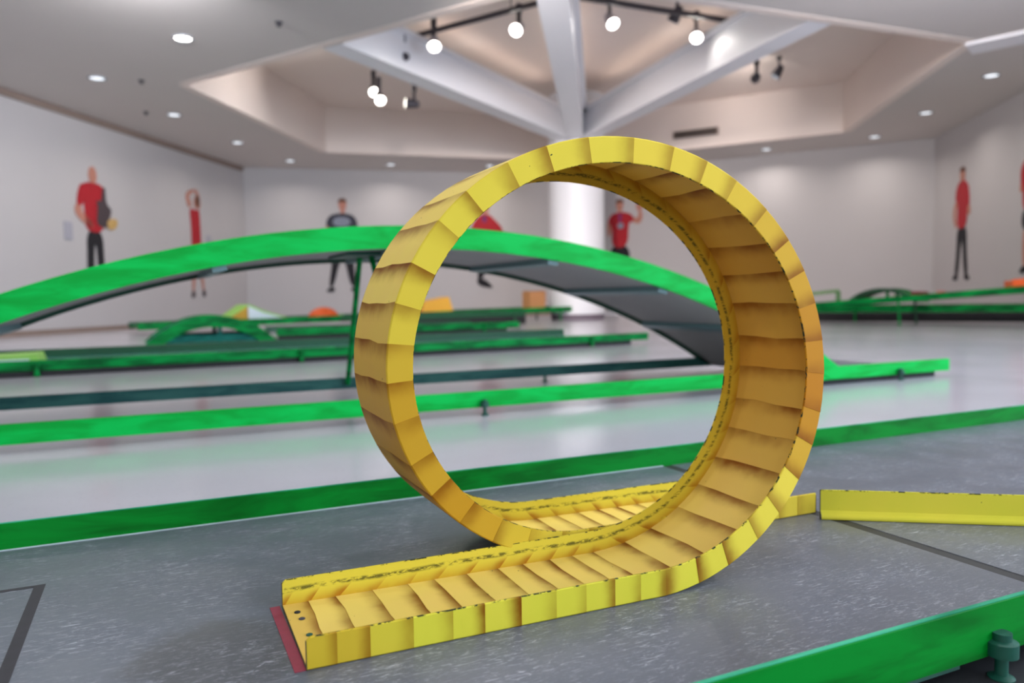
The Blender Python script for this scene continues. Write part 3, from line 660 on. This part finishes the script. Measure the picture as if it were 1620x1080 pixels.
f2 = [('dress', REDS, 1, [(-0.16, 1.66), (0.02, 1.62), (0.16, 1.66), (0.17, 1.3), (0.19, 0.72), (-0.13, 0.72), (-0.11, 1.3)]),
      ('arm', SKIN, 2, [(-0.15, 1.64), (-0.22, 1.70), (-0.28, 1.88), (-0.12, 1.98), (-0.02, 2.0), (-0.02, 1.94), (-0.13, 1.90), (-0.18, 1.86), (-0.1, 1.72)]),
      ('arm', SKIN, 2, [(0.15, 1.64), (0.2, 1.74), (0.16, 1.94), (0.06, 2.02), (0.0, 2.0), (0.06, 1.94), (0.1, 1.86), (0.08, 1.7)]),
      ('head', SKIN, 0, ell(0.07, 1.77, 0.075, 0.11)), ('hair', HAIR, 3, ell(0.10, 1.8, 0.06, 0.11)),
      ('leg', SKIN, 0, [(-0.1, 0.75), (0.02, 0.75), (-0.09, 0.1), (-0.16, 0.1)]), ('leg', SKIN, 0, [(0.06, 0.75), (0.17, 0.75), (0.26, 0.12), (0.19, 0.12)]),
      ('shoe', DKGREY, 1, [(-0.18, 0.0), (-0.08, 0.02), (-0.07, 0.14), (-0.17, 0.13)]), ('shoe', DKGREY, 1, [(0.18, 0.04), (0.28, 0.02), (0.28, 0.16), (0.19, 0.16)])]
cutout('wall cut-out of a woman in a red dress with raised arms', rw(0, -1.9, 0.44), RV, f2)
BL = Vector((WM[0], WM[1], 0)).normalized(); dBL = RU*BL.x + RV*BL.y
BRt = Vector((13.41-WM[0], -WM[1], 0)).normalized(); dBR = RU*BRt.x + RV*BRt.y
def on_left_back(u): return u*WM[1]/WM[0]
f3 = [('tee', NAVY, 1, [(-0.34, 1.42), (-0.27, 1.62), (-0.1, 1.68), (0.12, 1.68), (0.29, 1.62), (0.36, 1.40), (0.25, 1.34), (0.22, 0.95), (-0.2, 0.95), (-0.22, 1.36)]),
      ('tee_print', GREYPRINT, 2, [(-0.17, 1.60), (0.18, 1.60), (0.19, 1.40), (-0.18, 1.40)]),
      ('arm', SKIN, 0, [(-0.34, 1.44), (-0.25, 1.4), (-0.27, 0.95), (-0.35, 0.95)]), ('arm', SKIN, 0, [(0.36, 1.42), (0.27, 1.38), (0.28, 0.95), (0.36, 0.95)]),
      ('trousers', BLK, 0, [(-0.2, 1.0), (0.22, 1.0), (0.25, 0.5), (0.28, 0.12), (0.16, 0.12), (0.05, 0.7), (-0.04, 0.7), (-0.2, 0.1), (-0.3, 0.1), (-0.22, 0.6)])] + std_head(2.0, 0.03) + shoes(0.22, 0)
cutout('wall cut-out of a youth in a dark tee above the ramp crest', rw(1.83, on_left_back(1.83), 0.54), dBL, f3)
f4 = [('shirt', REDS, 1, [(-0.32, 1.36), (-0.14, 1.62), (0.08, 1.64), (0.22, 1.5), (0.42, 1.3), (0.36, 0.95), (-0.16, 0.95), (-0.30, 1.2)]), ('scarf', PURP, 2, ell(-0.02, 1.52, 0.06, 0.08)),
      ('trousers', BLK, 0, [(-0.16, 1.0), (0.34, 1.0), (0.2, 0.6), (0.02, 0.5), (-0.06, 0.2), (-0.2, 0.2), (-0.18, 0.34), (-0.1, 0.6)]),
      ('shoe', BLK, 1, [(-0.22, 0.22), (-0.04, 0.2), (0.16, 0.02), (0.12, -0.02), (-0.18, 0.04)])] + std_head(1.86, 0.0)
cutout('wall cut-out of a running figure in red half hidden by the ring', rw(4.75, on_left_back(4.75), 0.6), dBL, f4)
u5 = 7.72; v5 = WM[1]*(13.41-u5)/(13.41-WM[0])
f5 = [('shirt', REDS, 1, [(-0.29, 1.45), (-0.2, 1.60), (-0.06, 1.64), (0.1, 1.64), (0.24, 1.60), (0.34, 1.50), (0.3, 1.40), (0.2, 1.42), (0.19, 0.86), (-0.2, 0.86), (-0.17, 1.3)]),
      ('medal', PURP, 2, [(-0.04, 1.62), (0.06, 1.62), (0.03, 1.40), (-0.01, 1.40)]), ('shirt_print', GREYPRINT, 2, ell(0.02, 1.34, 0.08, 0.07)),
      ('arm', SKIN, 0, [(0.3, 1.5), (0.32, 1.38), (0.48, 1.36), (0.54, 1.52), (0.5, 1.66), (0.43, 1.66), (0.44, 1.5)]), ('hand', SKIN, 1, [(0.41, 1.64), (0.38, 1.74), (0.40, 1.86), (0.47, 1.84), (0.52, 1.78), (0.53, 1.66)]),
      ('arm', SKIN, 0, [(-0.3, 1.48), (-0.2, 1.44), (-0.21, 1.12), (-0.3, 1.12)]),
      ('shorts', BLK, 0, [(-0.22, 0.92), (0.21, 0.92), (0.25, 0.45), (0.05, 0.42), (0.0, 0.6), (-0.06, 0.46), (-0.26, 0.46)]),
      ('leg', SKIN, 0, [(-0.2, 0.48), (-0.08, 0.48), (-0.1, 0.05), (-0.17, 0.05)]), ('leg', SKIN, 0, [(0.2, 0.48), (0.08, 0.48), (0.1, 0.05), (0.17, 0.05)])] + std_head(1.93, 0.0) + shoes(0.12, 0)
cutout('wall cut-out of a waving man in red shirt and black shorts', rw(u5, v5, 0.58), dBR, f5)
f6 = [('shirt', REDS, 1, [(-0.27, 1.34), (-0.22, 1.56), (-0.06, 1.66), (0.1, 1.64), (0.24, 1.52), (0.28, 1.2), (0.19, 1.22), (0.17, 0.85), (-0.19, 0.85), (-0.15, 1.3)]),
      ('arm', SKIN, 0, [(-0.27, 1.34), (-0.18, 1.32), (-0.28, 1.1), (-0.2, 0.9), (-0.26, 0.86), (-0.38, 1.1)]), ('arm', SKIN, 0, [(0.22, 1.25), (0.3, 1.2), (0.32, 1.08), (0.2, 1.04)]),
      ('trousers', BLK, 0, legs(0.06, 0.9, 0.14, 0.18, 0.19))] + std_head(1.87) + shoes(0.19, 0)
cutout('wall cut-out of a standing man in red polo and black trousers at far right', rw(13.41, -1.25, 0.56), -RV, f6)
f7 = [('shirt', REDS, 1, [(-0.26, 1.28), (-0.24, 1.5), (-0.08, 1.6), (0.1, 1.6), (0.26, 1.5), (0.3, 1.2), (0.2, 1.1), (0.2, 0.85), (-0.18, 0.85), (-0.18, 1.2)]),
      ('arm', SKIN, 0, [(-0.26, 1.3), (-0.18, 1.26), (-0.2, 1.14), (-0.29, 1.14)]), ('shorts', BLK, 0, [(-0.2, 0.9), (0.2, 0.9), (0.22, 0.58), (-0.2, 0.58)]),
      ('leg', SKIN, 0, [(-0.18, 0.6), (-0.04, 0.6), (-0.06, 0.05), (-0.15, 0.05)]), ('leg', SKIN, 0, [(0.18, 0.6), (0.04, 0.6), (0.06, 0.05), (0.15, 0.05)])] + std_head(1.84) + shoes(0.1, 0)
cutout('wall cut-out in red top and dark shorts cut by the right frame edge', rw(13.41, -3.46, 0.62), -RV, f7)
for (v_, z_, lb) in ((-5.15, 1.42, 'small grey wall label left of the trophy holder'), (-1.45, 1.5, 'small grey wall label right of the woman with raised arms')):
    t = thing('wall_label', lb, 'label', rw(0, v_, z_), 'exhibit labels')
    vs = [RU*a + RV*b + Vector((0, 0, c)) for c in (-0.13, 0.13) for (a, b) in ((0.002, -0.08), (0.012, -0.08), (0.012, 0.08), (0.002, 0.08))]
    fixn(obj('plate', vs, BOXF, PLACARD, t))

# ------------------------------------------------------------------ ceiling lights
DL = [((3.34, -7.51), 1, 'bright recessed downlight nearest the viewer, upper left'), ((1.49, -6.39), 0, 'recessed downlight above the brown trim at far left'),
      ((1.30, -4.48), 0, 'recessed downlight second along the left soffit'), ((1.18, -2.41), 0, 'recessed downlight third along the left soffit'),
      ((1.28, -0.53), 0, 'recessed downlight in the left far corner of the soffit'), ((3.07, 0.35), 0, 'recessed downlight above the youth in the dark tee'),
      ((5.03, 0.99), 0, 'recessed downlight just above the upper left of the ring'), ((10.54, 0.42), 0, 'recessed downlight right of the wall vent'),
      ((12.27, -0.38), 0, 'recessed downlight in the right far corner of the soffit'), ((12.50, -2.16), 0, 'recessed downlight second along the right soffit'),
      ((12.57, -4.20), 0, 'recessed downlight third along the right soffit')]
for (u_, v_), big, lb in DL:
    t = thing('downlight', lb, 'ceiling light', rw(u_, v_, SOFFIT), 'recessed downlights in the soffit')
    lathe('trim_ring', [(0.105, -0.001), (0.105, -0.012), (0.088, -0.014), (0.084, -0.004)], CHROME, t, 24)
    lathe('lens', [(0.082, -0.002), (0.079, -0.006), (0.05, -0.009)], GLOW if big else GLOW2, t, 24)
    lamp_disk(rw(u_, v_, SOFFIT-0.03), 10, (1.0, 0.92, 0.86))
for (u_, v_, lb) in [(4.0, -10.5, 'downlight over the left lanes, outside the view'), (7.0, -10.8, 'downlight over the second lane, outside the view'), (10.2, -10.2, 'downlight over the right lanes, outside the view'),
                     (5.6, -13.4, 'downlight left of the viewer'), (8.6, -13.2, 'downlight above the loop'), (11.0, -13.0, 'downlight right of the loop'), (7.4, -16.2, 'downlight behind the viewer'), (10.2, -16.0, 'downlight behind the viewer at right')]:
    t = thing('downlight', lb, 'ceiling light', rw(u_, v_, SOFFIT), 'recessed downlights in the soffit')
    lathe('trim_ring', [(0.145, -0.001), (0.145, -0.012), (0.125, -0.014), (0.12, -0.004)], CHROME, t, 24)
    lathe('lens', [(0.118, -0.002), (0.115, -0.006), (0.06, -0.009)], GLOW, t, 24)
    lamp_disk(rw(u_, v_, SOFFIT-0.03), 13, (0.97, 0.98, 1.0), 0.28)
# added fill floods on the near soffit, out of view, brightening the hall
for (u_, v_, lb) in ((4.2, -9.6, 'added fill flood on the soffit aimed at the left wall'), (7.0, -9.8, 'added fill flood on the soffit aimed at the column'), (10.0, -9.4, 'added fill flood on the soffit aimed at the right wall')):
    p_ = rw(u_, v_, SOFFIT-0.16); mid_ = abs(u_-7.0) < 0.1; aim_ = ((rw(CU, CV, 1.2) if mid_ else (rw(0.3, -3.6, 1.5) if u_ < 7 else rw(13.0, -1.6, 1.6)))-p_).normalized()
    t = thing('fill_flood', lb, 'ceiling light', p_, 'added fill floods out of view')
    bar('housing', -aim_*0.14, -aim_*0.02, 0.34, 0.24, DARKM, t); bar('bracket', -aim_*0.08, -aim_*0.08+Vector((0, 0, 0.16)), 0.04, 0.04, DARKM, t, up=RU)
    bar('lens', -aim_*0.018, -aim_*0.010, 0.31, 0.21, GLOW, t)
    lamp_disk(p_+aim_*0.01, 54 if mid_ else (54 if u_ < 7 else 54), (0.92, 0.93, 1.0) if u_ < 6 else (1.0, 0.90, 0.86), 0.3, aim_, math.radians(64 if mid_ else 120))
# tracks and spotlights
TZ = 3.66
def track(label, pa, pb):
    a, b = atz(*pa, TZ), atz(*pb, TZ); t = thing('light_track', label, 'light track', (a+b)/2, 'ceiling light tracks')
    m = (a+b)/2; bar('rail', a-m, b-m, 0.05, 0.05, DARKM, t)
    for f in (0.15, 0.85): q = a+(b-a)*f; tube('hanger', q-m+Vector((0, 0, 0.026)), q-m+Vector((0, 0, UPPER-TZ)), 0.008, DARKM, t, 8)
    return a, b
TL = track('dark light track hung left of the column', (570, 80), (858, 3))
TR = track('dark light track hung right of the column', (918, -4), (1245, 47))
def spot(label, px, py, D, aim, lit=True, dark=False, rod=False):
    c = at(px, py, D); t = thing('spotlight', label, 'spotlight', c, 'spotlights on the ceiling tracks')
    aim = Vector(aim).normalized(); top = c - aim*0.16
    s = aim.orthogonal().normalized(); t2 = aim.cross(s)
    def cyl(nm, pr, mat):
        vs, fs, seg = [], [], 20
        for (r, z) in pr:
            for i in range(seg): vs.append(aim*z + (s*math.cos(2*math.pi*i/seg)+t2*math.sin(2*math.pi*i/seg))*r)
        for k in range(len(pr)-1):
            for i in range(seg): fs.append((k*seg+i, k*seg+(i+1) % seg, (k+1)*seg+(i+1) % seg, (k+1)*seg+i))
        fs.append(tuple(range(seg))); fs.append(tuple(range((len(pr)-1)*seg, len(pr)*seg)))
        return shade_auto(fixn(obj(nm, vs, fs, mat, t)))
    cyl('lamp_head', [(0.04, -0.19), (0.052, -0.15), (0.072, -0.02), (0.075, 0.0), (0.071, -0.004)], DARKM if (dark or not lit) else PLACARD)
    cyl('lens', [(0.070, -0.003), (0.068, 0.004), (0.04, 0.008)], GLOW if lit else CHROME)
    if lit: lamp_disk(c+aim*0.02, 2.5, (1.0, 0.95, 0.9), 0.15, aim)
    up = -aim*0.12
    q = Vector((up.x, up.y, max(up.z, 0)+0.16)); bar('stem', up, q, 0.035, 0.05, DARKM, t, up=s)
    if rod: tube('drop_rod', q+Vector((0, 0, 0.11)), Vector((q.x, q.y, UPPER-0.005-c.z)), 0.009, WHITE, t, 8)
    box('driver', (q.x-0.03, q.y-0.03, q.z), (q.x+0.03, q.y+0.03, q.z+0.11), DARKM, t, 0.004)
    return t
back = (CAM-at(810, 60, 9)).normalized()
dn = Vector((0, 0, -1))
spot('lit spotlight on the left track, middle one', 687, 74, 9.2, back*0.75+dn*0.65+_R*0.1)
spot('lit spotlight on the left track nearest the column', 816, 48, 9.0, back*0.85+dn*0.35-_R*0.35)
sq_ = at(626, 92, 9.4); aq_ = (rw(2.35, -4.6, 3.55)-sq_).normalized()
spot('dark-backed spotlight on the left track turned to the left fascia', 626, 92, 9.4, aq_, True, True)
lamp_disk(sq_+aq_*0.03, 4, (1.0, 0.95, 0.93), 0.12, aq_, math.radians(75))
spot('lit spotlight on the right track nearest the column', 970, 38, 9.2, back*0.7+dn*0.6+_R*0.3)
spot('unlit spotlight on the right track', 1064, 34, 9.3, dn+_F*0.5-_R*0.5, False)
spot('lit spotlight on the right track, middle one', 1102, 60, 9.5, back*0.8+dn*0.5-_R*0.15)
spot('round lit spotlight at the right end of the right track', 1187, 64, 9.6, back)
spot('upper of two lit spotlights below the left beam', 592, 146, 11.6, back*0.8+dn*0.4+_R*0.2, True, True, True)
spot('lower of two lit spotlights below the left beam', 602, 159, 11.2, back*0.7+dn*0.5+_R*0.3, True, True, True)
sl_ = at(642, 163, 11.0); al_ = (rw(2.36, -4.9, 3.45)-sl_).normalized()
spot('dark-backed spotlight right of the twin lights shining on the left fascia', 642, 163, 11.0, al_, True, True, True)
lamp_disk(sl_+al_*0.03, 4.5, (1.0, 0.95, 0.94), 0.12, al_, math.radians(70))
sp_ = at(1195, 124, 11.6); aim_ = (at(1145, 182, 15.2)-sp_).normalized()
spot('dark-backed spotlight below the right beam shining on the far fascia', 1195, 124, 11.6, aim_, True, True, True)
lamp_disk(sp_+aim_*0.03, 2.6, (1.0, 0.9, 0.86), 0.12, aim_, math.radians(60))
spot('unlit dark spotlight below the right beam', 1226, 122, 11.8, dn-_R*0.6, False, rod=True)
# added up-lights on the beams, an unseen fill for the upper ceiling
for (tu, tv), lb in zip([b[0] for b in BEAMT], ('first', 'second', 'third')):
    d = Vector((tu-CU, tv-CV)); q = rw(CU+d.x*0.55, CV+d.y*0.55, SOFFIT+0.475)
    t = thing('added_uplight', {'first': 'added fill light on top of the upper left beam', 'second': 'added fill light on top of the upper right beam', 'third': 'added fill light on top of the beam over the viewer'}[lb], 'ceiling light', q, 'added fill lights on the beams')
    box('housing', (-0.14, -0.1, 0.0), (0.14, 0.1, 0.04), WHITE, t, 0.004); box('diffuser', (-0.12, -0.08, 0.041), (0.12, 0.08, 0.046), GLOW2, t)
    dw = (RU*d.x+RV*d.y).normalized(); ar = area('ceiling_fill', q+Vector((0, 0, 0.07)), (0, 0, 1), 0.12, 0.12, 3.5, (1.0, 0.84, 0.74)); ar.data.size = 4.4; ar.rotation_euler = Matrix((dw, Vector((0, 0, 1)).cross(dw)*-1, Vector((0, 0, -1)))).transposed().to_euler()
# vent and sprinklers
_fa = rw(OP[2][0], OP[2][1], 0); _fn = Vector((0, 0, 1)).cross(rw(OP[3][0], OP[3][1], 0)-_fa).normalized(); _ry = at(1100, 211, 1)-CAM
vp = CAM + _ry*((_fa-CAM).dot(_fn)/_ry.dot(_fn)) - RV*0.028
vt = thing('air_vent', 'dark slotted air vent on the far ceiling fascia', 'vent', vp)
bar('vent_frame', -dBR*0.43, dBR*0.43, 0.05, 0.13, BROWNTRIM, vt)
for k_ in range(3): bar('slat', -dBR*0.40-Vector((0, 0, 0.04-0.04*k_))-RV*0.03, dBR*0.40-Vector((0, 0, 0.04-0.04*k_))-RV*0.03, 0.02, 0.022, BLACK, vt)
for (px, py, lb) in ((441, 35, 'small sprinkler head left of the left beam'), (224, 127, 'small sprinkler head beside the far left downlights'), (231, 177, 'small sprinkler head near the left wall trim')):
    t = thing('sprinkler', lb, 'sprinkler', atz(px, py, SOFFIT), 'ceiling sprinklers')
    lathe('escutcheon', [(0.04, -0.001), (0.035, -0.012)], DARKM, t, 16); lathe('nozzle', [(0.014, -0.012), (0.014, -0.035), (0.028, -0.037), (0.028, -0.041)], DARKM, t, 12)
